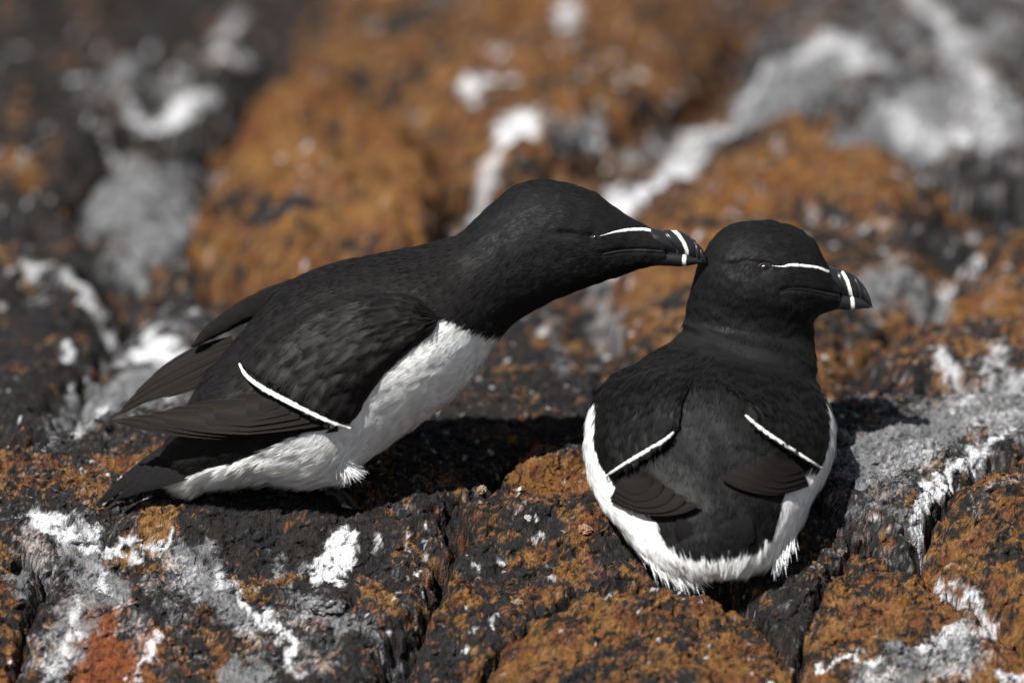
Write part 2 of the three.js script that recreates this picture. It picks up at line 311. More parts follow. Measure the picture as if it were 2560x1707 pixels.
const ROCKS = [
["rock_slab","broad grey and rust rock slab under the bird leaning right",[-360,-30,-360,-100,-250,-110,-120,-110,-60,-70,-30,-25,-14,6,-30,19,-51,34,-44,50,-39,58,-39,68,-50,80,-48,93,-63,133,-77,155,-84,170,-83,220,-302,220,-300,156,-299,148,-296,136,-291,116,-286,89,-293,82,-308,78,-332,81],0.0,[0,0],9,0.0,1.0,[0.27,0.2,0.0],0,1.0,1,40],
["corner_rock","small ochre rock at the lower left corner beyond a dark crack",[-332,90,-300,84,-293,90,-297,109,-301,127,-305,143,-305,156,-307,217,-324,217],-2.0,[0,0],10,0.0,1.0,[0.48,0.1,0],0,1.0,2,40],
["cracked_rock","dark speckled rock between the main crack and the reddish mound",[-5,17,15,1,38,-13,56,-22,66,33,75,58,83,73,91,93,72,98,40,104,12,130,-7,152,-27,181,-31,220,-68,220,-72,181,-63,165,-51,137,-38,98,-40,82,-29,67,-30,55,-38,40],0.0,[0,0],8,0.0,1.0,[0.31,0.07,0],0,1.0,3,40],
["rust_mound","low rust-coloured mound of rock at the bottom centre",[-28,228,-22,190,-6,160,14,140,41,117,69,112,91,110,118,115,140,125,150,137,159,154,172,176,172,228],6.0,[0,0],22,0.01,1.0,[0.56,0.05,1],0,1.0,4,40],
["seat_rock","dark grey rock the bird seen from behind sits on",[96,94,89,78,90,60,105,22,144,1,181,16,195,50,211,64,207,77,197,90,185,120,178,139,175,162,163,146,154,127,145,114,119,100],0.0,[0,0],10,0.0,1.0,[0.2,0.2,0],0,1.0,5,40],
["orange_rock","orange lichen-covered rock at the lower right",[178,170,179,146,187,127,200,98,209,81,215,69,223,73,241,85,254,94,266,110,282,129,300,146,327,167,323,226,176,226],4.0,[0,0],14,0.004,1.0,[0.52,0.08,0],0,1.0,6,40],
["lichen_boulder","rounded orange and black boulder at the right edge",[254,93,254,77,262,63,283,26,303,1,344,-27,332,163,313,152,300,145,282,131,268,112],12.0,[0,0],20,0.01,1.0,[0.52,0.1,0],0,1.0,7,40],
["pale_boulder","grey whitened boulder right of the bird seen from behind",[172,-30,183,29,199,57,221,72,248,87,250,72,258,57,280,13,302,-14,347,-55,353,-133,303,-133,251,-128,210,-133,181,-110],8.0,[0,0],14,0.004,1.0,[0.28,0.42,0],0,1.0,8,40],
["ledge_rock","orange-topped ledge rock between the two birds",[-8,11,5,-30,20,-62,51,-66,82,-50,90,24,86,59,70,35,57,-19,37,-9,13,4],4.0,[0,0],10,0.0,1.0,[0.4,0.08,0],0,1.0,9,40],
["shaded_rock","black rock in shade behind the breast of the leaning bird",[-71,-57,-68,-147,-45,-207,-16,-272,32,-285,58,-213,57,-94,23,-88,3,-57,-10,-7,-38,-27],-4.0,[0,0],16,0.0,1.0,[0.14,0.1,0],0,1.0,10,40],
["far_ridge_rock","dark rock behind the tail with rust top",[56,-79,50,-152,75,-254,127,-331,194,-306,223,-230,214,-159,181,-144,171,-62,107,-45],0.0,[0,0],18,0.0,1.6,[0.5,0.15,0],0,1.0,11,40],
["orange_boulder","blurred orange boulder behind the back of the leaning bird",[-213,-485,-230,-556,-216,-700,-211,-873,-184,-965,-147,-965,-100,-877,-65,-767,-52,-613,-50,-469,-60,-396,-104,-397,-174,-413],20.0,[0,0],55,0.02,2.4,[0.68,0.08,2],0,1.0,12,140],
["black_rock","black rock with pale flecks at the left edge",[-365,-156,-394,-508,-345,-543,-300,-499,-270,-403,-274,-329,-285,-201,-291,-59,-314,-20],12.0,[0,0],40,0.01,2.4,[0.08,0.04,0],0,1.0,13,120],
["whitened_rock","white-splashed grey rock behind the wing tips",[-279,-69,-282,-206,-269,-333,-261,-390,-223,-406,-176,-390,-156,-282,-177,-138,-230,-69],8.0,[0,0],30,0.008,2.4,[0.1,0.45,0],0,1.0,14,90],
["grey_boulder","blurred grey boulder ringed with white at the upper left",[-303,-543,-306,-683,-294,-788,-256,-800,-230,-740,-218,-600,-236,-507,-269,-482],6.0,[0,0],45,0.005,2.4,[0.12,0.5,0],0,1.0,15,120],
["dark_block","dark angular block of rock at the upper left edge",[-412,-593,-459,-1163,-387,-1224,-303,-1163,-267,-1011,-286,-857,-317,-721,-326,-593,-353,-565],8.0,[0,0],40,0.006,2.6,[0.1,0.03,0],0,1.0,16,130],
["splashed_boulder","boulder splashed white below the top edge, left of centre",[-294,-835,-266,-988,-257,-1200,-214,-1246,-196,-1108,-208,-944,-214,-797,-250,-797],10.0,[0,0],45,0.006,2.6,[0.12,0.22,0],0,1.0,17,130],
["brown_slope_rock","wide brown rock face under the upper edge of the view",[-172,-972,-168,-1232,-127,-1412,141,-1439,183,-1202,127,-899,83,-806,35,-638,-14,-574,-37,-639,-59,-776,-100,-898],20.0,[0,0],60,0.012,2.6,[0.62,0.1,3],0,1.0,18,120],
["rust_bank","rust-brown bank of rock behind the head of the bird seen from behind",[74,-236,61,-410,79,-528,122,-664,184,-794,260,-823,305,-676,319,-492,278,-359,223,-236,137,-214],10.0,[0,0],60,0.012,2.4,[0.5,0.16,3],0,1.0,19,100],
["bare_grey_rock","bare grey rock at the upper right corner",[191,-1147,239,-1394,478,-1394,411,-602,341,-581,308,-647,265,-761,213,-775,171,-849],30.0,[0,0],60,0.012,2.6,[0.15,0.4,0],0,1.0,20,110],
["brown_edge_rock","brown and grey rock at the right edge above the orange boulder",[239,-142,229,-206,285,-341,326,-469,409,-560,371,-106,316,-129],12.0,[0,0],40,0.01,2.0,[0.45,0.25,0],0,1.0,21,90]
];
for (const [name, label, flat, off, tilt, rnd, dome, res, cv, tone, rough, seed, wall] of ROCKS) {
  const poly = []; for (let i = 0; i < flat.length; i += 2) poly.push([flat[i] / 1000, flat[i + 1] / 1000]);
  const X = poly.map(p => p[0]), Z = poly.map(p => p[1]), cx = (Math.min(...X) + Math.max(...X)) / 2, cz = (Math.min(...Z) + Math.max(...Z)) / 2, by = baseY(cx, cz) + off / 1000;
  const e = rnd / 1000, amp = res > 1.5 ? 0.014 : 0.005;
  const sd = (x, z) => polySigned(x + amp * fbm(x * 40, seed, z * 40, 2), z + amp * 1.6 * fbm(x * 40 + 7, seed, z * 40, 2, n3b), poly);
  const g = sheet(range(Math.min(...X) - 0.016, Math.max(...X) + 0.016, 0.0010 * res), range(Math.min(...Z) - 0.02, Math.max(...Z) + 0.02, 0.00095 * res),
    (x, z) => sd(x, z) > -0.010,
    (x, z) => {
      const d = sd(x, z), t = clamp(d / e, 0, 1), fall = (res > 1.5 ? Math.max(0.014, off / 1000 + 0.010) : Math.max(e * 0.62, off / 1000 + 0.008)) * (1 - Math.sqrt(Math.max(0, 1 - (1 - t) * (1 - t)))) - (d < 0 ? wall / 1000 * clamp(d / 0.010, -1.6, 0) : 0);
      return baseY(x, z) + off / 1000 + relief(x, -fall, z, rough) - fall + dome * (1 - Math.exp(-Math.max(0, d) / 0.035));
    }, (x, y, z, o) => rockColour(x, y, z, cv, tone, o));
  g.translate(-cx, -by, -cz);
  const m = new THREE.Mesh(g, rockMat); m.name = name; m.position.set(cx, by, cz); add(m, scene); thing(m, label, 'rock', res > 1.5 ? 'blurred rocks in the background' : 'rocks of the ledge');
}
console.log('rocks done');
// ------------------------------------------------------------------ pebbles
for (const [label, x, z, r, hh, tint] of [
["pinkish pebble on the cracked rock left of the seated bird",45.3,63.1,4.2,0.7,"pink"],
["pale pebble on the cracked rock above the rust mound",3.2,116.0,3.2,0.7,"pale"],
["white crumb of stone on the cracked rock near the dark pit",9.5,51.5,2.8,0.8,"white"],
["largest of the pale pebbles beside the rust mound at the bottom edge",142.0,166.5,8.5,0.45,"pale"],
["small pale pebble at the bottom edge left of the larger one",131.0,174.0,3.8,0.6,"pale"],
["small tan pebble beside the dark pit behind the crack",-18.8,25.3,3.0,0.8,"pale"],
["tan stone chip at the left edge of the seated bird",46.8,2.2,2.8,1.0,"pale"],
["dark rounded cobble half sunk in the broad slab",-113.1,123.2,13.0,0.42,"dark"]
]) {
  const g = new THREE.IcosahedronGeometry(r / 1000, tint === 'dark' ? 24 : 10), p = g.attributes.position, col = new Float32Array(p.count * 3), uv = g.attributes.uv, C = { pink: [0.42, 0.24, 0.15], pale: [0.36, 0.27, 0.18], white: [0.62, 0.62, 0.60], dark: [0.04, 0.04, 0.042] }[tint];
  const R = r / 1000, sx = x * 0.7;
  for (let i = 0; i < p.count; i++) {
    const d = new THREE.Vector3().fromBufferAttribute(p, i).normalize(), k = 1 + 0.22 * n3(d.x * 1.6 + sx, d.y * 1.6, d.z * 1.6) + 0.10 * n3(d.x * 4 + sx, d.y * 4, d.z * 4) + 0.04 * n3b(d.x * 11, d.y * 11, d.z * 11 + sx);
    p.setXYZ(i, d.x * R * k, d.y * R * k * hh, d.z * R * k * 1.1); const v = 0.85 + 0.3 * n3b(d.x * 6 + sx, d.y * 6, d.z * 6);
    if (tint === 'dark') { const o = []; rockColour(x / 1000 + d.x * R, d.y * R * hh, z / 1000 + d.z * R, [0.3, 0.3], 0, o); col.set(o, i * 3); } else for (let c = 0; c < 3; c++) col[i * 3 + c] = C[c] * v;
    uv.setXY(i, d.x * R / 0.16, (d.z - d.y) * R / 0.16);
  }
  g.setAttribute('color', new THREE.BufferAttribute(col, 3)); g.computeVertexNormals();
  const m = new THREE.Mesh(g, rockMat); m.name = tint === 'dark' ? 'cobble' : 'pebble'; m.position.set(x / 1000, baseY(x / 1000, z / 1000) + relief(x / 1000, 0, z / 1000, 1) + R * hh * (tint === 'dark' ? 0.25 : 0.35), z / 1000); add(m, scene); thing(m, label, tint === 'dark' ? 'cobble' : 'pebble', tint === 'dark' ? undefined : 'loose pebbles on the ledge');
}

// ------------------------------------------------------------------ birds
const streak = tex(256, 512, (u, v) => { const a = 0.5 + 0.34 * tile(u, v, 26, 0.28) + 0.26 * tile(u, v, 52, 0.22, n3b); return [a, a, a]; }, false);
const plumeMat = new THREE.MeshPhysicalMaterial({ vertexColors: true, roughness: 0.62, specularIntensity: 0.32, bumpMap: streak, bumpScale: 0.0005 });
const darkStrand = new THREE.MeshPhysicalMaterial({ vertexColors: true, roughness: 0.55, specularIntensity: 0.32, side: THREE.DoubleSide });
const strandMat = new THREE.MeshPhysicalMaterial({ vertexColors: true, roughness: 0.75, specularIntensity: 0.45, side: THREE.DoubleSide });
const vaneMat = new THREE.MeshPhysicalMaterial({ vertexColors: true, roughness: 0.65, specularIntensity: 0.2, side: THREE.DoubleSide, bumpMap: streak, bumpScale: 0.0002 });
const hornMat = new THREE.MeshPhysicalMaterial({ vertexColors: true, roughness: 0.34, clearcoat: 0.35, clearcoatRoughness: 0.3 });
const mouthMat = new THREE.MeshStandardMaterial({ color: new THREE.Color().setRGB(0.012, 0.011, 0.011), roughness: 0.35 });
const lidMat = new THREE.MeshStandardMaterial({ color: new THREE.Color().setRGB(0.014, 0.012, 0.011), roughness: 0.5 });
const irisMat = new THREE.MeshPhysicalMaterial({ color: new THREE.Color().setRGB(0.030, 0.010, 0.006), roughness: 0.15, clearcoat: 0.6 });
const pupilMat = new THREE.MeshPhysicalMaterial({ color: new THREE.Color().setRGB(0.004, 0.004, 0.004), roughness: 0.1 });
const footMat = new THREE.MeshStandardMaterial({ color: new THREE.Color().setRGB(0.010, 0.009, 0.009), roughness: 0.75 });
const BLACK = [0.0078, 0.0075, 0.0078], BROWN = [0.0100, 0.0088, 0.0086], WHITE = [0.89, 0.89, 0.88];

// a body is lofted through stations: upper point, lower point, half width, depth, roundness, forward bulge
function loft(st, nT, nA, displace, colour, uvLen) {
  const P = new Float32Array((nT + 1) * (nA + 1) * 3), W = nA + 1;
  const rows = mm(st).map((r, i) => { r[6] = st[i][6]; r[7] = st[i][7] / 1000; return r; });
  for (let i = 0; i <= nT; i++) {
    const t = i / nT, q = along(rows, t), cx = (q[0] + q[2]) / 2, cy = (q[1] + q[3]) / 2, hx = (q[0] - q[2]) / 2, hy = (q[1] - q[3]) / 2, hl = Math.hypot(hx, hy) || 1, fx = hy / hl, fy = -hx / hl;
    const endR = 4; let sc = 1; if (i < endR) sc = Math.sqrt(1 - Math.pow(1 - i / endR, 2)); if (i > nT - endR) sc = Math.sqrt(1 - Math.pow(1 - (nT - i) / endR, 2));
    for (let j = 0; j <= nA; j++) {
      const a = j / nA * 2 * Math.PI - Math.PI / 2, S = Math.sin(a), C = Math.cos(a), e = 2 / q[6], s = Math.sign(S) * Math.pow(Math.abs(S), e) * sc, z = Math.sign(C) * Math.pow(Math.abs(C), e) * sc;
      const b = q[7] * Math.max(0, 1 - Math.pow((s + 0.35) / 0.75, 2)), k = (i * W + j) * 3;
      P[k] = cx + hx * s + fx * b; P[k + 1] = cy + hy * s + fy * b; P[k + 2] = q[5] + q[4] * z;
    }
  }
  const idx = [], uv = new Float32Array((nT + 1) * W * 2);
  for (let i = 0; i <= nT; i++) for (let j = 0; j < W; j++) { uv[(i * W + j) * 2] = j / nA * 8; uv[(i * W + j) * 2 + 1] = i / nT * (uvLen || 6); }
  for (let i = 0; i < nT; i++) for (let j = 0; j < nA; j++) { const a = i * W + j, b = a + 1, c = a + W, d = c + 1; idx.push(a, b, c, b, d, c); }
  let g = geom(P, idx, null, uv);
  // outward faces
  const v = (k) => [P[k * 3], P[k * 3 + 1], P[k * 3 + 2]]; let vol = 0; for (let k = 0; k < idx.length; k += 3) { const [a, b, c] = [v(idx[k]), v(idx[k + 1]), v(idx[k + 2])]; vol += a[0] * (b[1] * c[2] - b[2] * c[1]) - a[1] * (b[0] * c[2] - b[2] * c[0]) + a[2] * (b[0] * c[1] - b[1] * c[0]); }
  if (vol < 0) { for (let k = 0; k < idx.length; k += 3) { const t = idx[k]; idx[k] = idx[k + 1]; idx[k + 1] = t; } g.setIndex(idx); g.computeVertexNormals(); }
  const seam = () => { const n = g.attributes.normal; for (let i = 0; i <= nT; i++) { const a = i * W, b = a + nA, x = n.getX(a) + n.getX(b), y = n.getY(a) + n.getY(b), z = n.getZ(a) + n.getZ(b), l = Math.hypot(x, y, z) || 1; n.setXYZ(a, x / l, y / l, z / l); n.setXYZ(b, x / l, y / l, z / l); } };
  seam();
  if (displace) { const N = g.attributes.normal.array; for (let k = 0; k < P.length / 3; k++) { const d = displace(P[k * 3], P[k * 3 + 1], P[k * 3 + 2], Math.floor(k / W) / nT, N[k * 3 + 2]); P[k * 3] += N[k * 3] * d; P[k * 3 + 1] += N[k * 3 + 1] * d; P[k * 3 + 2] += N[k * 3 + 2] * d; } g.attributes.position.needsUpdate = true; g.computeVertexNormals(); seam(); }
  if (colour) { const col = new Float32Array(P.length), o = [0, 0, 0]; for (let k = 0; k < P.length / 3; k++) { colour(P[k * 3], P[k * 3 + 1], P[k * 3 + 2], Math.floor(k / W) / nT, o); col.set(o, k * 3); } g.setAttribute('color', new THREE.BufferAttribute(col, 3)); }
  return { g, P, W, nT, nA };
}
// the depth of a lofted body's near side, on a one millimetre grid
function depthOf(L) {
  const P = L.P; let x0 = 1e9, x1 = -1e9, y0 = 1e9, y1 = -1e9; for (let k = 0; k < P.length; k += 3) { x0 = Math.min(x0, P[k]); x1 = Math.max(x1, P[k]); y0 = Math.min(y0, P[k + 1]); y1 = Math.max(y1, P[k + 1]); }
  x0 -= 0.02; y0 -= 0.02; const s = 0.001, w = Math.ceil((x1 + 0.02 - x0) / s), h = Math.ceil((y1 + 0.02 - y0) / s), Z = new Float32Array(w * h).fill(-9);
  const ix = L.g.index.array;
  for (let k = 0; k < ix.length; k += 3) {
    const a = ix[k] * 3, b = ix[k + 1] * 3, c = ix[k + 2] * 3, ax = (P[a] - x0) / s, ay = (P[a + 1] - y0) / s, bx = (P[b] - x0) / s, by = (P[b + 1] - y0) / s, cx = (P[c] - x0) / s, cy = (P[c + 1] - y0) / s, den = (by - cy) * (ax - cx) + (cx - bx) * (ay - cy); if (Math.abs(den) < 1e-9) continue;
    for (let y = Math.max(0, Math.ceil(Math.min(ay, by, cy))); y <= Math.min(h - 1, Math.max(ay, by, cy)); y++) for (let x = Math.max(0, Math.ceil(Math.min(ax, bx, cx))); x <= Math.min(w - 1, Math.max(ax, bx, cx)); x++) { const u = ((by - cy) * (x - cx) + (cx - bx) * (y - cy)) / den, v = ((cy - ay) * (x - cx) + (ax - cx) * (y - cy)) / den; if (u < -0.001 || v < -0.001 || u + v > 1.001) continue; const z = u * P[a + 2] + v * P[b + 2] + (1 - u - v) * P[c + 2]; if (z > Z[y * w + x]) Z[y * w + x] = z; }
  }
  for (let it = 0; it < 22; it++) { const N = Z.slice(); for (let y = 1; y < h - 1; y++) for (let x = 1; x < w - 1; x++) if (Z[y * w + x] < -8) { let m = 0, n = 0; for (const o of [-1, 1, -w, w]) { const v = Z[y * w + x + o]; if (v > -8) { m += v; n++; } } if (n) N[y * w + x] = m / n - 0.0012; } Z.set(N); }
  return (x, y) => { const fx = clamp((x - x0) / s, 0, w - 2), fy = clamp((y - y0) / s, 0, h - 2), i = Math.floor(fx), j = Math.floor(fy), u = fx - i, v = fy - j, k = j * w + i; return mix(mix(Z[k], Z[k + 1], u), mix(Z[k + w], Z[k + w + 1], u), v); };
}
// a wing laid over the body between two edge curves; both run from the trailing edge to the shoulder
function wingPatch(A, B, zAt, lift, colour, nS = 110, nT = 90) {
  const a = mm(A), b = mm(B), W = nT + 1, P = [], col = [], uv = [], o = [0, 0, 0], idx = [];
  for (let i = -2; i <= nS; i++) for (let j = 0; j <= nT; j++) {
    const s = Math.max(0, i) / nS, t = j / nT, p = along(a, s), q = along(b, s), x = mix(p[0], q[0], t), y = mix(p[1], q[1], t), in2 = i < 0 ? -i * 0.5 : 0;
    const l = lift(s, t); let z = zAt(x, y) + l;
    let xx = x, yy = y; if (in2) { const p2 = along(a, 0.05 * in2), q2 = along(b, 0.05 * in2); xx = mix(p2[0], q2[0], t); yy = mix(p2[1], q2[1], t); z = zAt(xx, yy) + (in2 > 0.7 ? -0.002 : l - 0.0018); }
    P.push(xx, yy, z); colour(xx, yy, s, t, o); col.push(o[0], o[1], o[2]); uv.push(t * 5, s * 4);
  }
  const rows = nS + 3; for (let i = 0; i + 1 < rows; i++) for (let j = 0; j < nT; j++) { const m = i * W + j; idx.push(m, m + 1, m + W, m + 1, m + W + 1, m + W); }
  const g = geom(P, idx, col, uv); if (g.attributes.normal.getZ(Math.floor(rows / 2) * W + (nT >> 1)) < 0) { for (let k = 0; k < idx.length; k += 3) { const t = idx[k]; idx[k] = idx[k + 1]; idx[k + 1] = t; } g.setIndex(idx); g.computeVertexNormals(); }
  const at = (s, t) => { const p = along(a, s), q = along(b, s), x = mix(p[0], q[0], t), y = mix(p[1], q[1], t); return new THREE.Vector3(x, y, zAt(x, y) + lift(s, t)); };
  return { g, at };
}
class Strands {
  constructor() { this.p = []; this.c = []; this.i = []; }
  put(o, dir, nrm, len, wid, lift, c, droop = 0) {
    const side = new THREE.Vector3().crossVectors(dir, nrm).normalize().multiplyScalar(wid / 2), b = this.p.length / 3, q = new THREE.Vector3();
    for (let k = 0; k < 3; k++) { const t = k / 2; q.copy(o).addScaledVector(dir, len * t).addScaledVector(nrm, lift * (0.15 + t) - droop * t * t); const w = k === 0 ? 0.8 : k === 1 ? 1 : 0.06; this.p.push(q.x + side.x * w, q.y + side.y * w, q.z + side.z * w, q.x - side.x * w, q.y - side.y * w, q.z - side.z * w); for (let e = 0; e < 2; e++) this.c.push(c[0], c[1], c[2]); }
    this.i.push(b, b + 1, b + 2, b + 1, b + 3, b + 2, b + 2, b + 3, b + 4, b + 3, b + 5, b + 4);
  }
  build(name, parent, label) { return part(name, geom(this.p, this.i, this.c), name === 'white_plumage' ? strandMat : darkStrand, parent, label, 'stuff'); }
}
const va = new THREE.Vector3(), vb = new THREE.Vector3(), vc = new THREE.Vector3(), vd = new THREE.Vector3();
// down and contour feathers over a lofted body, combed towards the tail
function clothe(S, L, n, seed, spec, z0 = -1) {
  const r = rng(seed), P = L.P, W = L.W, N = L.g.attributes.normal.array; let made = 0, guard = 0;
  const area = (k) => { va.fromArray(P, k * 3); vb.fromArray(P, (k + 1) * 3).sub(va); vc.fromArray(P, (k + W) * 3).sub(va); return vb.cross(vc).length(); };
  let mx = 0; for (let i = 6; i < L.nT - 6; i += 4) for (let j = 0; j < L.nA; j += 6) mx = Math.max(mx, area(i * W + j));
  while (made < n && guard++ < n * 40) {
    const i = 4 + Math.floor(r() * (L.nT - 8)), j = Math.floor(r() * L.nA), k = i * W + j; if (area(k) < r() * mx) continue;
    const f = r(), f2 = r(); va.fromArray(P, k * 3); vb.fromArray(P, (k + 1) * 3); vc.fromArray(P, (k + W) * 3); vd.fromArray(P, (k - W) * 3);
    const o = va.clone().lerp(vb, f).addScaledVector(vc.clone().sub(va), f2); const nr = new THREE.Vector3(N[k * 3], N[k * 3 + 1], N[k * 3 + 2]); if (nr.z < z0) continue;
    const dir = vd.clone().sub(vc).normalize(); const sp = spec(o, i / L.nT, nr, r, dir); if (!sp) continue;
    const lk = sp.lock || 0.2; dir.addScaledVector(vb.clone().sub(va).normalize(), (r() - 0.5) * 0.12 + lk * n3(o.x * 120, o.y * 120, o.z * 120)).normalize(); S.put(o, dir, nr, sp.len, sp.wid, sp.lift, sp.c, sp.droop || 0); made++;
  }
}
// one flight feather: root, middle, tip; a cambered blade with a shaft and worn pale edges
function feather(root, mid, tip, width, nrm, tone, edge, seed, point = 4.2) {
  const n = 16, P = [], C = [], U = [], I = [], r = rng(seed), q = new THREE.Vector3(), tan = new THREE.Vector3(), side = new THREE.Vector3(), ctrl = mid.clone().multiplyScalar(2).addScaledVector(root, -0.5).addScaledVector(tip, -0.5);
  for (let i = 0; i <= n; i++) {
    const t = i / n, a = (1 - t) * (1 - t), b = 2 * t * (1 - t), c = t * t; q.set(0, 0, 0).addScaledVector(root, a).addScaledVector(ctrl, b).addScaledVector(tip, c);
    tan.copy(ctrl).sub(root).multiplyScalar(1 - t).addScaledVector(vd.copy(tip).sub(ctrl), t).normalize(); side.crossVectors(nrm, tan).normalize();
    const w = width * Math.min(1, 0.55 + t * 1.2) * Math.pow(Math.max(0, 1 - Math.pow(t, point)), 0.75) + 0.0002;
    for (let k = -3; k <= 3; k++) { const u = [-1, -0.93, -0.5, 0, 0.5, 0.93, 1][k + 3]; P.push(q.x + side.x * w * u * 0.5 - nrm.x * u * u * 0.0007, q.y + side.y * w * u * 0.5 - nrm.y * u * u * 0.0007, q.z + side.z * w * u * 0.5 - nrm.z * u * u * 0.0007); const m = Math.abs(u) === 1 || t > 0.97 ? 0.75 : k === 0 ? 0.25 : 0; for (let c3 = 0; c3 < 3; c3++) C.push(mix(tone[c3], edge[c3], m)); U.push(u * 0.3, t * 1.5); }
  }
  for (let i = 0; i < n; i++) for (let k = 0; k < 6; k++) { const a = i * 7 + k; I.push(a, a + 1, a + 7, a + 1, a + 8, a + 7); }
  return geom(P, I, C, U);
}
function wingHair(wing, n, seed, tone, parent) {
  const S = new Strands(), r = rng(seed);
  for (let k = 0; k < n; k++) { const s = 0.07 + 0.85 * r(), t = 0.03 + 0.94 * r(), o = wing.at(s, t), q = wing.at(s - 0.019, t), u = wing.at(s, Math.min(1, t + 0.02)), d = q.sub(o).normalize(), nr = u.clone().sub(o).cross(d).normalize(); if (nr.z < 0) nr.negate();
    const fl = n3(s * 9 + seed, t * 9, 2), cell = n3b(s * 16, t * 12, seed); d.addScaledVector(u.sub(o).normalize(), (r() - 0.5) * 0.1 + 0.24 * fl).normalize(); const v = (0.8 + 0.4 * r()) * (1 + 0.15 * cell); S.put(o, d, nr, 0.006 + 0.005 * r(), 0.0006, (0.00012 + 0.00022 * Math.max(0, cell)) * (0.4 + r()), tone.map(c => c * v)); }
  S.build('covert_feathers', parent);
}
// a ribbon that lies on the head or body
function ribbon(line, w0, w1, zAt, lift, colour, side = 0, rag = 0, n = 70, lz) {
  const L = mm(line), P = [], C = [], I = [], r = rng(5); let zs = [];
  for (let i = 0; i <= n; i++) {
    const t = i / n, p = along(L, t), a = along(L, Math.max(0, t - 0.01)), b = along(L, Math.min(1, t + 0.01)), dx = b[0] - a[0], dy = b[1] - a[1], l = Math.hypot(dx, dy), nx = -dy / l, ny = dx / l, w = (typeof w0 === 'function' ? w0(t) : mix(w0, w1, t));
    for (let k = 0; k <= 4; k++) { const u = k / 4 - 0.5 + side * 0.5, rg = (k === 0 || k === 4) ? rag * (r() - 0.5) : 0, x = p[0] + nx * (w * u + rg), y = p[1] + ny * (w * u + rg), z = (lz ? lz(t, k / 4) : zAt(x, y)) + lift * (1 - Math.pow(Math.abs(k / 2 - 1), 3) * 1.4); P.push(x, y, z); C.push(...colour); }
  }
  for (let i = 0; i < n; i++) for (let k = 0; k < 4; k++) { const a = i * 5 + k; I.push(a, a + 1, a + 5, a + 1, a + 6, a + 5); }
  return geom(P, I, C);
}
const V = (p, z) => new THREE.Vector3(p[0] / 1000, p[1] / 1000, p.length > 2 ? p[2] / 1000 : z);
function bill(parent, up, lo, band1, band2, grooves) {
  const b1 = mm(band1), b2 = mm(band2), gs = grooves.map(mm);
  const horn = [0.010, 0.010, 0.0105], white = [0.74, 0.74, 0.72];
  const paint = (band, hw) => (x, y, z, t, o) => { const d = lineDist(x, y, band) + 0.00018 * n3(x * 2200, y * 2200, z * 900); const m = 1 - sst(hw - 0.00022, hw + 0.00022, d); for (let c = 0; c < 3; c++) o[c] = mix(horn[c], white[c], m); };
  const cut = (x, y, z, t, nz) => { let d = 0; for (const g of gs) { const e = lineDist(x, y, g); d -= 0.00075 * Math.exp(-e * e / (0.0007 * 0.0007)); } const e = lineDist(x, y, b1); d -= 0.0003 * (1 - sst(0.0006, 0.0013, e)); return d; };
  part('upper_mandible', loft(up, 150, 64, cut, paint(b1, 0.00108)).g, hornMat, parent);
  part('lower_mandible', loft(lo, 120, 48, null, paint(b2, 0.00115)).g, hornMat, parent);
}
function eye(parent, p, zAt, w, h, open, iris = irisMat) {
  const x = p[0] / 1000, y = p[1] / 1000, z = zAt(x, y), e = new THREE.SphereGeometry(1, 32, 24), g1 = e.clone().scale(w * 0.86, h * open * 0.9, w * 0.34).translate(x, y, z - w * 0.04);
  const ir = part('eye', g1, iris, parent);
  part('pupil', e.clone().scale(w * 0.4, h * open * 0.52, w * 0.1).translate(x + w * 0.05, y + h * 0.1, z + w * 0.27), pupilMat, ir);
  const ring = new THREE.TorusGeometry(1, 0.16, 10, 40).scale(w, h * open, w * 0.9).rotateZ(-0.06).translate(x, y, z + 0.0001); part('eyelid', ring, lidMat, parent);
}

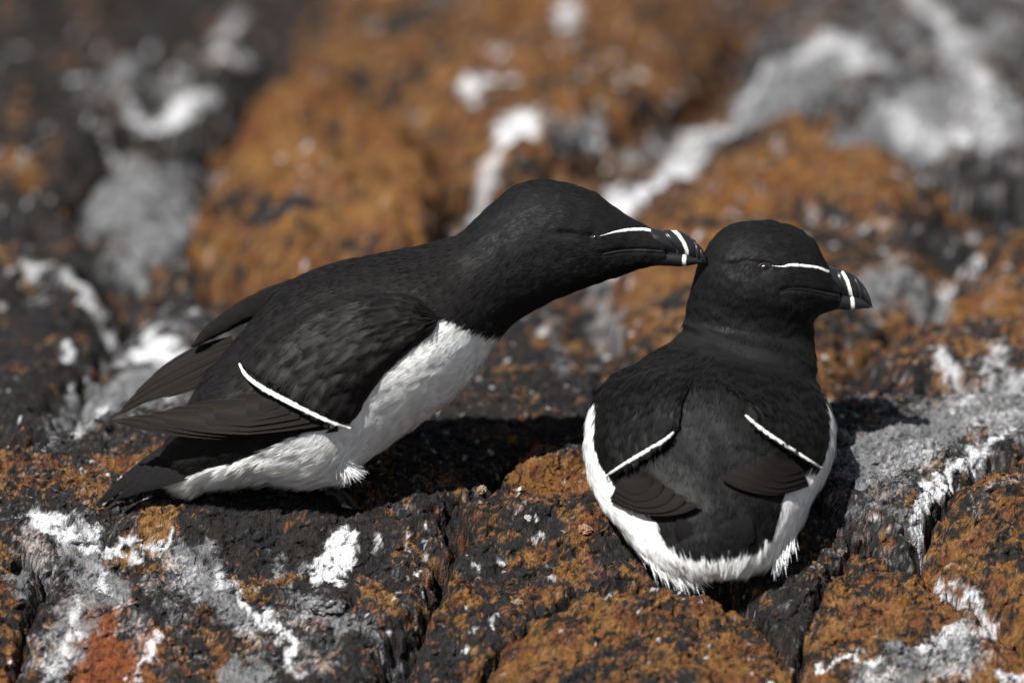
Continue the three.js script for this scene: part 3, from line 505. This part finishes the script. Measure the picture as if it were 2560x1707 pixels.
// ---- the bird leaning to the right
{
  const bird = new THREE.Group(); bird.name = 'razorbill'; bird.position.set(...[-0.1,0.0316,0.0357]); bird.rotation.x = -PITCH; scene.add(bird);
  thing(bird, 'black and white seabird leaning right, its bill touching the neck of the other bird', 'bird', 'pair of seabirds');
  const white = mm([[56.3,110],[67.5,106.8],[80,101.5],[93,98.2],[105,98.2],[87.5,58.8],[30,13.7],[15,-6.2],[-45,-6.2],[-110,-3.8],[-120,5],[-108.7,9.7],[-90,16.2],[-70,21.3],[-55,26.7],[-40,33.8],[-25,41.2],[-10,48.8],[0,61.2],[17.5,78.8],[40,93.8],[50,103.8]]), brow = mm([[128.8,162.5],[136.2,162.2],[142.5,160.8],[150,160.5]]), gape = mm([[157,149.5],[165,151],[174.5,151.8],[185,151.8],[193.8,151.2],[202,150.2]]), eyeP = [151.8,159.8];
  const whiteAt = (x, y) => { const k = 0.0014 * fbm(x * 260, y * 260, 3, 2); return sst(-0.0009, 0.0009, polySigned(x + k, y + k, white)); };
  const skin = (x, y, z, t, o) => { const w = whiteAt(x, y), m = fbm(x * 60, y * 60, z * 60, 2), hd = sst(0.50, 0.62, t); for (let c = 0; c < 3; c++) o[c] = mix(mix(BROWN[c], BLACK[c], hd) * (1 + 0.25 * m), WHITE[c] * (1 + 0.03 * m), w); };
  const L = loft([[-120.5,24.8,-111,8.8,9,0,2,0],[-113.8,37.5,-100,4.3,22,0,2,0],[-104.5,51.2,-77.5,7.3,34,0,2,0],[-93.8,72.5,-48.7,7.8,47,0,2,0],[-77,91.8,-22.5,5.3,55,0,2,0],[-60,112,-3,8.8,60,0,2,0],[-42,130.8,8,20,62,0,2,0],[-20,141.7,30,36,62,0,2,0],[5,147.5,51.2,50.5,60,0,2,0],[27.5,152,67.5,63.8,56,0,2,0],[45,155.5,79.5,77.5,50,0,2,0],[57.5,159.2,88,91.8,44,0,2,0],[67.8,163,94.3,101.2,39,2,2,0],[77.5,172.2,103.7,108.5,35,3,2,0],[90,183.7,117.5,116.7,31,4,2,0],[104.5,193.9,131.2,123,29,6,2,0],[119.5,196.1,144.9,128.2,27.5,8,2,0],[136.2,193.8,157.4,132.9,24.5,9,2,0],[152.4,187.8,168.6,136.4,20,10,2,0],[166.3,177.8,178.3,139.9,15,11,2,0],[177.3,170.8,186.3,141.9,11.5,12,2,2],[187.3,166.3,192.7,142.6,8.8,12,2,6]], 430, 230, (x, y, z, t, nz) => {
    let d = 0.0006 * fbm(x * 70, y * 70, z * 70, 2) + 0.0014 * fbm(x * 18, y * 18, z * 18, 2) * (1 - sst(0.35, 0.5, t));
    if (t > 0.6) { const e = lineDist(x, y, brow); d -= 0.0016 * Math.exp(-e * e / 4e-6); const g = lineDist(x, y, gape); d -= 0.0012 * Math.exp(-g * g / 3e-6); const q = Math.hypot(x - eyeP[0] / 1000, y - eyeP[1] / 1000); d -= 0.0012 * Math.exp(-q * q / 2.5e-5); }
    const w = whiteAt(x, y); if (t > 0.35 && t < 0.62) d += 0.0016 * (1 - w) * sst(0.02, 0.0, lineDist(x, y, white.slice(0, 4)));
    d += 0.0016 * w * fbm(x * 45, y * 70, z * 40, 2) * (1 - sst(0.1, 0.3, t)); return d;
  }, skin, 7);
  part('body', L.g, plumeMat, bird);
  const zAt = depthOf(L);
  bill(bird, [[178.5,168.5,178.5,150.3,8,12,2,0],[189.7,165.8,189.7,150.8,8.2,12,2,0],[195,165.1,195.7,150.6,7.2,12,2,0],[202.2,164.8,202.2,149.8,6.2,12,2,0],[207.2,163.1,206.4,148.8,5.3,12,2,0],[213.4,159.3,211.9,147.6,4,12,2,0],[217.7,154.8,216.2,146.1,2.8,12,2,0],[220.4,149.6,219.2,144.9,1.6,12,2,0],[221.4,144.9,220.9,143.9,0.5,12,2,0]], [[178.5,151.6,178.5,140.6,7.2,12,2,0],[189.7,152.1,189.7,142.4,7.2,12,2,0],[196.7,151.8,196.7,142.4,5.8,12,2,0],[206.2,150.6,206.2,142.1,4.5,12,2,0],[214.7,147.8,214.7,143.4,2.7,12,2,0],[219.2,145.4,219.2,143.6,1,12,2,0]], [[200,165.2],[203.7,162],[207,157],[209,151.8],[209,148.8]], [[207.5,148.5],[207.2,145.5],[207.5,142]], [[[193.8,165.2],[198,158.8],[202.5,151.2]],[[212,160.8],[214.5,155],[214.5,147.5]],[[215.5,158.2],[217.5,153.2],[217.5,146.8]]]);
  part('white_bill_stripe', ribbon([[155,160.8],[160,162.2],[166.5,163.8],[174.5,165],[182.5,165.2],[190,163.8]], t => 0.0004 + 0.0019 * sst(0, 0.55, t), 0, zAt, 0.0005, [0.80, 0.80, 0.79], 0, 0.0004), strandMat, bird);
  part('gape', ribbon([[157,149.5],[165,151],[174.5,151.8],[185,151.8],[193.8,151.2],[202,150.2]], t => 0.0006 + 0.0018 * Math.sin(Math.PI * Math.min(1, t * 0.8 + 0.15)), 0, zAt, 0.0007, [1, 1, 1]), mouthMat, bird);
  eye(bird, eyeP, zAt, 0.0030, 0.0020, 0.6, lidMat);
  const edge = [0.045, 0.029, 0.021], wingTone = [0.0110, 0.0095, 0.0092];
  const lift = (s, t) => (0.0052 * (1 - s * 0.9) + 0.0022) * Math.pow(clamp(Math.min(t, 1 - t) * 7, 0, 1), 0.5) * (s > 0.9 ? 1 - sst(0.9, 1, s) : 1) - 0.0012 * (1 - clamp(Math.min(t, 1 - t) * 9, 0, 1)) - 0.001 * sst(0.92, 1, s);
  const wing = wingPatch([[-68.5,80.8],[-57.5,96.2],[-37.5,111.2],[-12.5,122.5],[15,126.2],[40,122.5],[54.5,111.2]], [[0,43.3],[6.3,51.2],[12.5,62.5],[26.3,78.8],[41.3,91.8],[51.2,100.8],[55,108.8]], zAt, (s, t) => lift(s, t) + 0.0007 * n3(s * 9, t * 9, 4), (x, y, s, t, o) => { const m = 1 + 0.28 * fbm(x * 90, y * 90, 8, 2); for (let c = 0; c < 3; c++) o[c] = wingTone[c] * m; });
  const wg = part('folded_wing', wing.g, plumeMat, bird);
  part('white_wing_bar', ribbon([[-69,81.8],[-63.8,74.2],[-53.7,66.8],[-40,59.5],[-25,52],[-10,45.2],[0.5,41.8]], t => (0.0009 + 0.0019 * Math.sin(Math.PI * Math.min(1, t * 0.95 + 0.05))) * (0.82 + 0.3 * ((t * 15 + 0.3 * n3(t * 9, 2, 2)) % 1)), 0, zAt, 0.0003, [0.82, 0.82, 0.80], 0, 0.0004, 120, (t, u) => { const p = along(mm([[-69,81.8],[-63.8,74.2],[-53.7,66.8],[-40,59.5],[-25,52],[-10,45.2],[0.5,41.8]]), t); return Math.max(zAt(p[0], p[1]) + 0.0078, wing.at(0, t).z + 0.0018, wing.at(0.04, t).z + 0.0018) - 0.0008 * u; }), strandMat, wg);
  wingHair(wing, 14000, 77, wingTone, wg);
  [[[[-7.5,43.3],[-80,40.8],[-149.8,47.2]],10],[[[-12.5,45.2],[-77.5,43.3],[-138.7,48.8]],11.5],[[[-18.7,47.8],[-76.2,46],[-127,50.5]],13],[[[-25,50.3],[-72.5,48.8],[-115,53]],14],[[[-31.2,53.2],[-70,52.2],[-101.5,55.5]],14.5],[[[-37.5,56.2],[-63.8,55.8],[-87,59.2]],14.5],[[[-43.5,59.8],[-57.5,59.8],[-72.5,63]],13]].forEach(([p, w], k) => { const z = q => zAt(Math.max(q[0] / 1000, -0.09), q[1] / 1000); const zr = zAt(p[0][0] / 1000, p[0][1] / 1000) + 0.001 + k * 0.0006, zt = mix(zr, 0.026, 0.75) + k * 0.0006; part('primary_feather', feather(V(p[0], zr), V(p[1], mix(zr, zt, 0.45) + 0.004), V(p[2], zt), w / 1000 * 1.25, new THREE.Vector3(0.05, 0.35, 0.93).normalize(), [0.0085, 0.0072, 0.0068], edge, 300 + k), vaneMat, wg); });
  const fw = part('far_folded_wing', loft([[-102.9,92.2,-101.4,91.2,1.5,-30,2,0],[-96.5,100.8,-90.9,95.8,4,-32,2,0],[-85.2,111.4,-76.4,103.3,6,-34,2,0],[-71.5,121,-62.6,108.9,7,-36,2,0],[-56.3,128.5,-46.2,111.4,7,-36,2,0],[-36.1,136.6,-23.5,116.4,6,-34,2,0]], 60, 40, (x, y, z) => 0.0008 * fbm(x * 80, y * 80, z * 80, 2), (x, y, z, t, o) => { const m = 1 + 0.3 * fbm(x * 90, y * 90, z * 40, 2); for (let c = 0; c < 3; c++) o[c] = wingTone[c] * m; }).g, plumeMat, bird);
  [[[[-71.2,88.7,-30],[-111.6,71.1,-32],[-150,48.9,-30]],9],[[[-73.8,91.7,-31],[-111.7,76.1,-33],[-145.5,53.9,-31]],9],[[[-73.8,94.7,-32],[-109.2,81.1,-34],[-139.3,60.5,-32]],9],[[[-76.4,97.3,-33],[-106.7,84.9,-35],[-130.5,68.5,-33]],9],[[[-76.2,83.7,-29],[-101.5,71.1,-31],[-136.7,56.5,-30]],8],[[[-73.6,78.6,-28],[-93.9,71.1,-30],[-119,60.5,-29]],8]].forEach(([p, w], k) => part('primary_feather', feather(V(p[0]), V(p[1]), V(p[2]), w / 1000 * 0.95, new THREE.Vector3(0.1, 0.55, 0.83).normalize(), [0.0095, 0.008, 0.0075], [0.040, 0.03, 0.022], 400 + k), vaneMat, fw));
  const tl = new THREE.Group(); tl.name = 'tail'; bird.add(tl);
  [[[[-90,38.8,0],[-125,21.3,0],[-160.5,-6.7,4]],11],[[[-89.7,36.3,6],[-122.2,18.9,6],[-156.5,-5.1,8]],11],[[[-87.1,31.4,10],[-119.4,15.2,11],[-149.8,-5,12]],11],[[[-84.4,26.5,14],[-114.3,12.8,14],[-142.9,-2.4,15]],11],[[[-79.3,24,17],[-109.1,11.6,18],[-134,1.2,18]],10],[[[-90.4,37.4,-8],[-124.2,21.1,-8],[-154.7,-1.3,-4]],11]].forEach(([p, w], k) => part('tail_feather', feather(V(p[0]), V(p[1]), V(p[2]), w / 1000 * 1.1, new THREE.Vector3(-0.3, 0.2, 0.93).normalize(), [0.0085, 0.008, 0.008], [0.013, 0.0115, 0.0105], 500 + k, 1.6), plumeMat, tl));
  // plumage
  const S1 = new Strands(), S2 = new Strands(), tuft = [5,15];
  clothe(S1, L, 26000, 21, (o, t, nr, r) => { if (whiteAt(o.x, o.y) > 0.4) return null; if (t > 0.97) return null; const hd = sst(0.5, 0.7, t), v = 0.75 + 0.7 * r(); return { len: mix(0.007, 0.0034, hd), wid: mix(0.0007, 0.0004, hd), lift: mix(0.0004, 0.0002, hd) * (0.4 + r()), c: [0, 1, 2].map(c => mix(BROWN[c], BLACK[c], hd) * v) }; }, -0.35);
  clothe(S2, L, 52000, 22, (o, t, nr, r, dir) => {
    if (whiteAt(o.x, o.y) < 0.5) return null; const v = 0.95 + 0.08 * r(), low = sst(0.36, 0.05, t) * sst(0.3, -0.6, nr.y); if (low > 0.2) dir.addScaledVector(new THREE.Vector3(-0.1, -1, 0.15), 0.45 * low).normalize();
    return { len: mix(0.007, 0.012, low) * (0.6 + 0.7 * r()), wid: 0.00042, lift: mix(0.00015, 0.0006, low) * r(), c: WHITE.map(c => c * v), lock: 0.16 + 0.3 * low };
  }, -0.6);
  { const r = rng(9); // thigh feathers flaring over the foot
    for (let k = 0; k < 1000; k++) { const f = Math.pow(r(), 0.7), a = -2.1 + 1.75 * r(), o = new THREE.Vector3(tuft[0] / 1000 - 0.006 - 0.016 * (1 - f) + 0.005 * (r() - 0.5), tuft[1] / 1000 + 0.002 + 0.010 * (1 - f) + 0.004 * (r() - 0.5), 0.004 + 0.030 * r()), d = new THREE.Vector3(Math.cos(a) + 0.3, Math.sin(a) * 0.75, (r() - 0.5) * 0.6).normalize(); S2.put(o, d, new THREE.Vector3(0.1, 0.3, 1).normalize(), 0.005 + 0.008 * r(), 0.0003, 0.0008 * r(), WHITE.map(c => c * (0.95 + 0.08 * r()))); }
    // a few long yellowed vent feathers
    for (let k = 0; k < 9; k++) { const t = 0.03 + 0.2 * r(), q = along(mm([[-120.5,24.8,-111,8.8,9,0,2,0],[-113.8,37.5,-100,4.3,22,0,2,0],[-104.5,51.2,-77.5,7.3,34,0,2,0],[-93.8,72.5,-48.7,7.8,47,0,2,0],[-77,91.8,-22.5,5.3,55,0,2,0],[-60,112,-3,8.8,60,0,2,0],[-42,130.8,8,20,62,0,2,0],[-20,141.7,30,36,62,0,2,0],[5,147.5,51.2,50.5,60,0,2,0],[27.5,152,67.5,63.8,56,0,2,0],[45,155.5,79.5,77.5,50,0,2,0],[57.5,159.2,88,91.8,44,0,2,0],[67.8,163,94.3,101.2,39,2,2,0],[77.5,172.2,103.7,108.5,35,3,2,0],[90,183.7,117.5,116.7,31,4,2,0],[104.5,193.9,131.2,123,29,6,2,0],[119.5,196.1,144.9,128.2,27.5,8,2,0],[136.2,193.8,157.4,132.9,24.5,9,2,0],[152.4,187.8,168.6,136.4,20,10,2,0],[166.3,177.8,178.3,139.9,15,11,2,0],[177.3,170.8,186.3,141.9,11.5,12,2,2],[187.3,166.3,192.7,142.6,8.8,12,2,6]]), t), u = 0.03 + 0.12 * r(), x = mix(q[2], q[0], u), y = mix(q[3], q[1], u), a = Math.PI + 0.15 + 0.5 * r(), d = new THREE.Vector3(Math.cos(a), Math.sin(a), 0).normalize(); S2.put(new THREE.Vector3(x, y, zAt(x, y) + 0.0004), d, new THREE.Vector3(0, 0.2, 1), 0.007 + 0.006 * r(), 0.0004, 0.0006, [0.66, 0.58, 0.40]); } }
  S1.build('dark_plumage', bird); S2.build('white_plumage', bird);
  for (const z of [0.002, -0.026]) { // feet: shank and three webbed toes
    const bits = [], c = new THREE.CatmullRomCurve3([new THREE.Vector3(-0.016, 0.018, z), new THREE.Vector3(-0.014, 0.008, z), new THREE.Vector3(-0.016, 0.001, z + 0.002)]); bits.push(new THREE.TubeGeometry(c, 10, 0.0032, 8)); const tips = [];
    for (const [dx, dz] of [[-0.002, -0.006], [0.002, 0.004], [-0.004, 0.010]]) { const e = new THREE.Vector3(dx, -0.002 + dz * 0.05 - 0.006, z + dz); tips.push(e); bits.push(new THREE.TubeGeometry(new THREE.CatmullRomCurve3([new THREE.Vector3(-0.016, 0.001, z + 0.002), new THREE.Vector3(dx * 0.5 - 0.008, 0.0005, z + dz * 0.5), e]), 10, 0.0021, 7)); bits.push(new THREE.ConeGeometry(0.0016, 0.006, 7).rotateZ(-Math.PI / 2 - 0.4).translate(e.x + 0.002, e.y - 0.0006, e.z)); }
    const web = []; for (let k = 0; k < 2; k++) web.push(-0.016, 0.001, z + 0.002, tips[k].x * 0.93, tips[k].y, tips[k].z, tips[k + 1].x * 0.93, tips[k + 1].y, tips[k + 1].z); const wgm = geom(web, [0, 2, 1, 3, 5, 4], null, new Float32Array(12)); bits.push(wgm);
    part('foot', mergeGeometries(bits.map(b => { const q = b.index ? b.toNonIndexed() : b; q.deleteAttribute('uv'); return q; })), footMat, bird);
  }
}
console.log('left bird done');
// ---- the bird seen from behind, looking right
{
  const bird = new THREE.Group(); bird.name = 'razorbill'; bird.position.set(...[0.126,0.0053,0.1003]); bird.rotation.x = -PITCH; scene.add(bird);
  thing(bird, 'black and white seabird sitting with its back turned, head facing right', 'bird', 'pair of seabirds');
  const white = mm([[-101,107.3],[-73.2,106.3],[-74.5,95.3],[-75,80.5],[-73,71],[-66,61],[-62.2,53.5],[-59.7,46],[-40.5,38.5],[-35.5,23],[-26.2,16.8],[-7.7,13.8],[1.5,14.8],[10.8,16.8],[24.5,16.3],[29.3,22.3],[36.5,26.8],[40.3,43.5],[43,53.5],[58.3,65.3],[65.5,66.3],[70,80.5],[70.8,90.8],[70,101.8],[67.5,115.3],[91.5,117.3],[91.5,-17.7],[-101,-17.7]]), brow = mm([[9.8,191.8],[19.5,194.3],[28.5,192.5],[35.3,191.5]]), gape = mm([[42,175.5],[47.8,176.5],[54,176.5],[61.5,175.5],[69,174],[79,172]]), eyeP = [31.8,189.8], collar = mm([[-21,153.5],[-14.2,150.8],[-3,145.3],[11,139.5],[25,134.8],[39.3,131.3],[53.3,127],[61.5,122.8]]);
  const whiteAt = (x, y, z = 0) => { const k = 0.0014 * fbm(x * 260, y * 260, 3, 2); if (z < -0.088 && y > 0.10 && y < 0.125) return 1; return sst(-0.0009, 0.0009, polySigned(x + k, y + k, white)); };
  const skin = (x, y, z, t, o) => { const w = whiteAt(x, y, z), m = fbm(x * 60, y * 60, z * 60, 2); for (let c = 0; c < 3; c++) o[c] = mix(BLACK[c] * (1 + 0.25 * m), WHITE[c] * (1 + 0.03 * m), w); };
  const above = (x, y) => { let i = 0; while (i < collar.length - 2 && x > collar[i + 1][0]) i++; const a = collar[i], b = collar[i + 1]; return y - mix(a[1], b[1], (x - a[0]) / (b[0] - a[0])); };
  const L = loft([[-17.3,-0.5,17.3,1.5,18,0,2,0],[-34,2.9,31.7,6.4,34,-2,2,0],[-47.3,13.2,42.7,15.1,45,-6,2,0],[-59.1,27.1,53.1,30.8,52,-12,2,0],[-70.2,42.5,61.6,46.8,57,-18,2,0],[-78.3,58.8,68.9,61.5,60,-25,2,0],[-81.2,77.1,75.2,77.6,61,-32,2,0],[-79.6,92.9,76.4,91.9,60,-38,2,0],[-73.1,111.1,71.2,107.3,57,-44,2,0],[-64,121.5,65.2,116.8,52,-48,2,0],[-48.9,130.7,62.5,123.7,45,-56,2,0],[-33.3,139.3,62.5,130.2,37,-60,2,0],[-22.7,146.8,63.1,136.7,31,-63,2,0],[-17.1,154.3,63.4,142.8,28,-64,2,0],[-15.2,167.3,63,150.3,28.5,-61,2,0],[-11.3,185.3,63.3,156.8,31.5,-57,2,0],[-3.3,203.8,66.2,160,32,-55,2,0],[9.2,216.1,69.2,161.3,31,-55,2,0],[24.2,219.6,72,162.3,28.5,-55,2,0],[39.5,219.1,74.6,163,24.5,-56,2,0],[54.3,214.1,76.8,163.8,19,-56,2,0],[63.3,206.9,78.3,164,15,-56,2,0],[68.3,197.3,78.8,164.3,11.5,-56,2,1],[72.6,191.6,79.1,164.3,9.2,-56,2,3]], 440, 230, (x, y, z, t, nz) => {
    let d = 0.0006 * fbm(x * 70, y * 70, z * 70, 2) + 0.0018 * fbm(x * 18, y * 18, z * 18, 2) * (1 - sst(0.5, 0.62, t));
    if (t > 0.55) { const e = lineDist(x, y, brow); d -= 0.0016 * Math.exp(-e * e / 4e-6); const g = lineDist(x, y, gape); d -= 0.0012 * Math.exp(-g * g / 3e-6); const q = Math.hypot(x - eyeP[0] / 1000, y - eyeP[1] / 1000); d -= 0.0010 * Math.exp(-q * q / 2.5e-5); }
    if (t > 0.38 && t < 0.68 && nz > -0.2) { const h = above(x, y); d += 0.0036 * sst(-0.0030, 0.0035, h) * Math.exp(-Math.max(0, h) / 0.014) * sst(-0.2, 0.25, nz); }
    return d;
  }, skin, 7);
  part('body', L.g, plumeMat, bird);
  const zAt = depthOf(L);
  bill(bird, [[65.5,196.1,65.5,174.6,8,-56,2,0],[70.8,192.1,73.3,173.6,8.4,-56,2,0],[75.6,190.3,78.8,172.6,7.4,-56,2,0],[81.6,188.8,83.8,171.6,6.2,-56,2,0],[88.6,185.3,88.8,170.8,4.8,-56,2,0],[94.1,179.6,93.3,170.1,3.4,-56,2,0],[98.3,171.8,97.3,167.8,1.8,-56,2,0],[100.1,165,99.8,164.3,0.5,-56,2,0]], [[65.5,175.6,66.8,161.8,7.2,-56,2,0],[73.1,174.8,74.3,163.3,7.2,-56,2,0],[78.8,174.1,79.3,164,6.2,-56,2,0],[84.3,173.3,84.3,163.5,5,-56,2,0],[89.3,172.3,89.3,163.8,3.8,-56,2,0],[94.3,170.6,94.3,164.5,2.4,-56,2,0],[98.6,166.5,98.6,164.8,0.8,-56,2,0]], [[81,187],[83.8,181.8],[85.5,176],[86.5,171.3]], [[87,170.8],[87.3,167.3],[87.5,163.3]], [[[77,190.3],[78.5,183.5],[81.5,174.8]],[[87.8,184.8],[90.5,178.5],[91.5,171]],[[91.5,181.8],[94.3,176],[95,169.8]]]);
  part('white_bill_stripe', ribbon([[35,191],[42.8,190.5],[47.5,191.5],[56.8,191],[65.8,189.8],[72.3,187.3]], t => 0.0005 + 0.0017 * sst(0, 0.4, t), 0, zAt, 0.0005, [0.80, 0.80, 0.79], 0, 0.0004), strandMat, bird);
  part('gape', ribbon([[42,175.5],[47.8,176.5],[54,176.5],[61.5,175.5],[69,174],[79,172]], t => 0.0005 + 0.0022 * t, 0, zAt, 0.0007, [1, 1, 1]), mouthMat, bird);
  eye(bird, eyeP, zAt, 0.0045, 0.0031, 0.85);
  const wingTone = [0.0074, 0.0069, 0.0070], edge = [0.026, 0.021, 0.018];
  const lift = (s, t) => (0.0056 * (1 - s * 0.95) + 0.0022) * Math.pow(clamp(Math.min(t * 9, (1 - t) * 9), 0, 1), 0.5) * (1 - sst(0.8, 1, s)) - 0.0012 * (1 - clamp((1 - t) * 9, 0, 1)) - 0.0012 * sst(0.85, 1, s);
  const lift2 = (s, t) => Math.max(lift(s, t), (0.0045 * (1 - s) + 0.001) * (t < 0.3 ? 1 : 0) * (1 - sst(0.6, 0.95, s)));
  for (const [A, B, bar, prim, sd] of [[[[-27,87.3],[-23,96],[-21,107.3],[-15.5,118.5],[-12.2,128.5],[-12.2,134.8]], [[-68,61.8],[-73.5,72.3],[-75,86],[-74,102.3],[-68.5,116],[-56,126]], [[-26.7,88.3],[-33.5,82.8],[-46,75.3],[-57.2,68.5],[-68.5,60.8]], [[[[-63.5,48.3],[-38.5,42.8],[-11.5,44.3]],9.5],[[[-63.5,50.8],[-39.7,46],[-19,48.3]],12],[[[-62.2,53.3],[-42.2,49.8],[-26.5,52.5]],13],[[[-61,56.3],[-45,53.8],[-33.5,57.3]],13],[[[-59,59.3],[-47.5,57.8],[-40.5,62.3]],12]], -1], [[[18.3,97.3],[14.5,108.3],[6.5,116],[1.5,121],[1.5,128.5],[4,133.5]], [[65.5,66.3],[70,79.8],[71,92.3],[69.5,103.5],[65,115.3],[56.5,124.8]], [[17.3,98.8],[25.3,91.8],[36.5,83.8],[51.5,74.3],[66,65.3]], [[[[55.5,57.8],[29,55.8],[1.5,61.8]],9.5],[[[55,59.8],[30.3,58.8],[9,65.3]],12],[[[54,62.3],[32.8,62.3],[17,68.8]],13],[[[53,65.3],[36,66.3],[24.5,72.5]],13],[[[51,68.3],[39,69.8],[31.5,76.3]],12]], 1]]) {
    const wing = wingPatch(A, B, zAt, (s, t) => lift2(s, t) + 0.0007 * n3(s * 9, t * 9, 4 + sd), (x, y, s, t, o) => { const m = 1 + 0.28 * fbm(x * 90, y * 90, 8, 2); for (let c = 0; c < 3; c++) o[c] = wingTone[c] * m; });
    const wg = part('folded_wing', wing.g, plumeMat, bird);
    part('white_wing_bar', ribbon(bar, t => (0.0007 + 0.0016 * Math.sin(Math.PI * Math.min(1, t * 0.8 + 0.1))) * (0.82 + 0.3 * ((t * 13 + 0.3 * n3(t * 9, 2, 2)) % 1)), 0, zAt, 0.0003, [0.82, 0.82, 0.80], 0, 0.0004, 120, (t, u) => { const p = along(mm(bar), t); return Math.max(zAt(p[0], p[1]) + 0.0082, wing.at(0, t).z + 0.0026, wing.at(0.04, t).z + 0.0022); }), strandMat, wg);
    wingHair(wing, 11000, 88 + sd, wingTone, wg);
    prim.forEach(([p, w], k) => { const z = (q, e) => zAt(q[0] / 1000, q[1] / 1000) + e; part('primary_feather', feather(V(p[0], z(p[0], 0.001 + k * 0.0003)), V(p[1], z(p[1], 0.0035 + k * 0.0003)), V(p[2], z(p[2], 0.006 + k * 0.0003)), w / 1000 * 1.25, new THREE.Vector3(0.1 * sd, 0.35, 0.93).normalize(), [0.0100, 0.0084, 0.0080], edge, 600 + k), vaneMat, wg); });
  }
  const tl = new THREE.Group(); tl.name = 'tail'; bird.add(tl);
  [[[[-13.3,40.7,36],[-18.3,29.7,39],[-24.6,21.3,36]],17],[[[10.2,40.7,36],[14,29.7,39],[22.4,21.3,36]],17],[[[-9.4,40.7,36],[-12.9,29.8,39.6],[-16.8,19.4,37]],17],[[[6.3,40.7,36],[8.6,29.8,39.6],[14.5,19.4,37]],17],[[[-5.5,40.7,36],[-7.6,29.8,40.2],[-9,17.5,38]],17],[[[2.3,40.7,36],[3.2,29.8,40.2],[6.7,17.5,38]],17],[[[-1.6,40.7,36],[-2.2,29.8,40.8],[-1.2,15.5,39]],17]].forEach(([p, w], k) => part('tail_feather', feather(V(p[0]), V(p[1]), V(p[2]), w / 1000, new THREE.Vector3(0, 0.02, 1).normalize(), [0.0055, 0.005, 0.005], [0.0055, 0.005, 0.005], 700 + k), plumeMat, tl));
  const S1 = new Strands(), S2 = new Strands();
  clothe(S1, L, 26000, 31, (o, t, nr, r) => { if (whiteAt(o.x, o.y, o.z) > 0.4 || t > 0.975) return null; if (t > 0.38 && t < 0.68 && nr.z > -0.2) { const h = above(o.x, o.y); if (h > -0.009 && h < 0.0085) return null; } const hd = sst(0.5, 0.66, t), v = 0.75 + 0.7 * r(); return { len: mix(0.007, 0.0034, hd), wid: mix(0.0007, 0.0004, hd), lift: mix(0.0004, 0.0002, hd) * (0.4 + r()), c: BLACK.map(c => c * v) }; }, -0.35);
  clothe(S2, L, 46000, 32, (o, t, nr, r, dir) => { if (whiteAt(o.x, o.y, o.z) < 0.5) return null; const v = 0.95 + 0.08 * r(), low = sst(0.25, 0.02, t); return { len: mix(0.007, 0.012, low) * (0.6 + 0.7 * r()), wid: 0.00042, lift: mix(0.00015, 0.0006, low) * r(), c: WHITE.map(c => c * v), lock: 0.16 + 0.25 * low }; }, -0.6);
  { const r = rng(19); const B = mm([[-17.3,-0.5,17.3,1.5,18,0,2,0],[-34,2.9,31.7,6.4,34,-2,2,0],[-47.3,13.2,42.7,15.1,45,-6,2,0],[-59.1,27.1,53.1,30.8,52,-12,2,0],[-70.2,42.5,61.6,46.8,57,-18,2,0],[-78.3,58.8,68.9,61.5,60,-25,2,0],[-81.2,77.1,75.2,77.6,61,-32,2,0],[-79.6,92.9,76.4,91.9,60,-38,2,0],[-73.1,111.1,71.2,107.3,57,-44,2,0],[-64,121.5,65.2,116.8,52,-48,2,0],[-48.9,130.7,62.5,123.7,45,-56,2,0],[-33.3,139.3,62.5,130.2,37,-60,2,0],[-22.7,146.8,63.1,136.7,31,-63,2,0],[-17.1,154.3,63.4,142.8,28,-64,2,0],[-15.2,167.3,63,150.3,28.5,-61,2,0],[-11.3,185.3,63.3,156.8,31.5,-57,2,0],[-3.3,203.8,66.2,160,32,-55,2,0],[9.2,216.1,69.2,161.3,31,-55,2,0],[24.2,219.6,72,162.3,28.5,-55,2,0],[39.5,219.1,74.6,163,24.5,-56,2,0],[54.3,214.1,76.8,163.8,19,-56,2,0],[63.3,206.9,78.3,164,15,-56,2,0],[68.3,197.3,78.8,164.3,11.5,-56,2,1],[72.6,191.6,79.1,164.3,9.2,-56,2,3]]);
    for (let k = 0; k < 900; k++) { const sideL = r() < 0.84, t = sideL ? 0.02 + 0.07 * r() : 0.07 + 0.05 * r(), q = along(B, t), u = sideL ? r() * 0.25 : 1 - r() * 0.06, o = new THREE.Vector3(mix(q[0], q[2], u), mix(q[1], q[3], u), q[5] + 0.02 * r()), a = sideL ? -0.35 - 1.0 * r() : -1.35 - 0.5 * r(), d = new THREE.Vector3(Math.cos(a), Math.sin(a), 0.3 * r()).normalize(); S2.put(o, d, new THREE.Vector3(0, 0.3, 1), 0.007 + 0.009 * r(), 0.0004, 0.0007 * r(), WHITE.map(c => c * (0.93 + 0.1 * r()))); } }
  S1.build('dark_plumage', bird); S2.build('white_plumage', bird);
}
renderer.render(scene, camera);
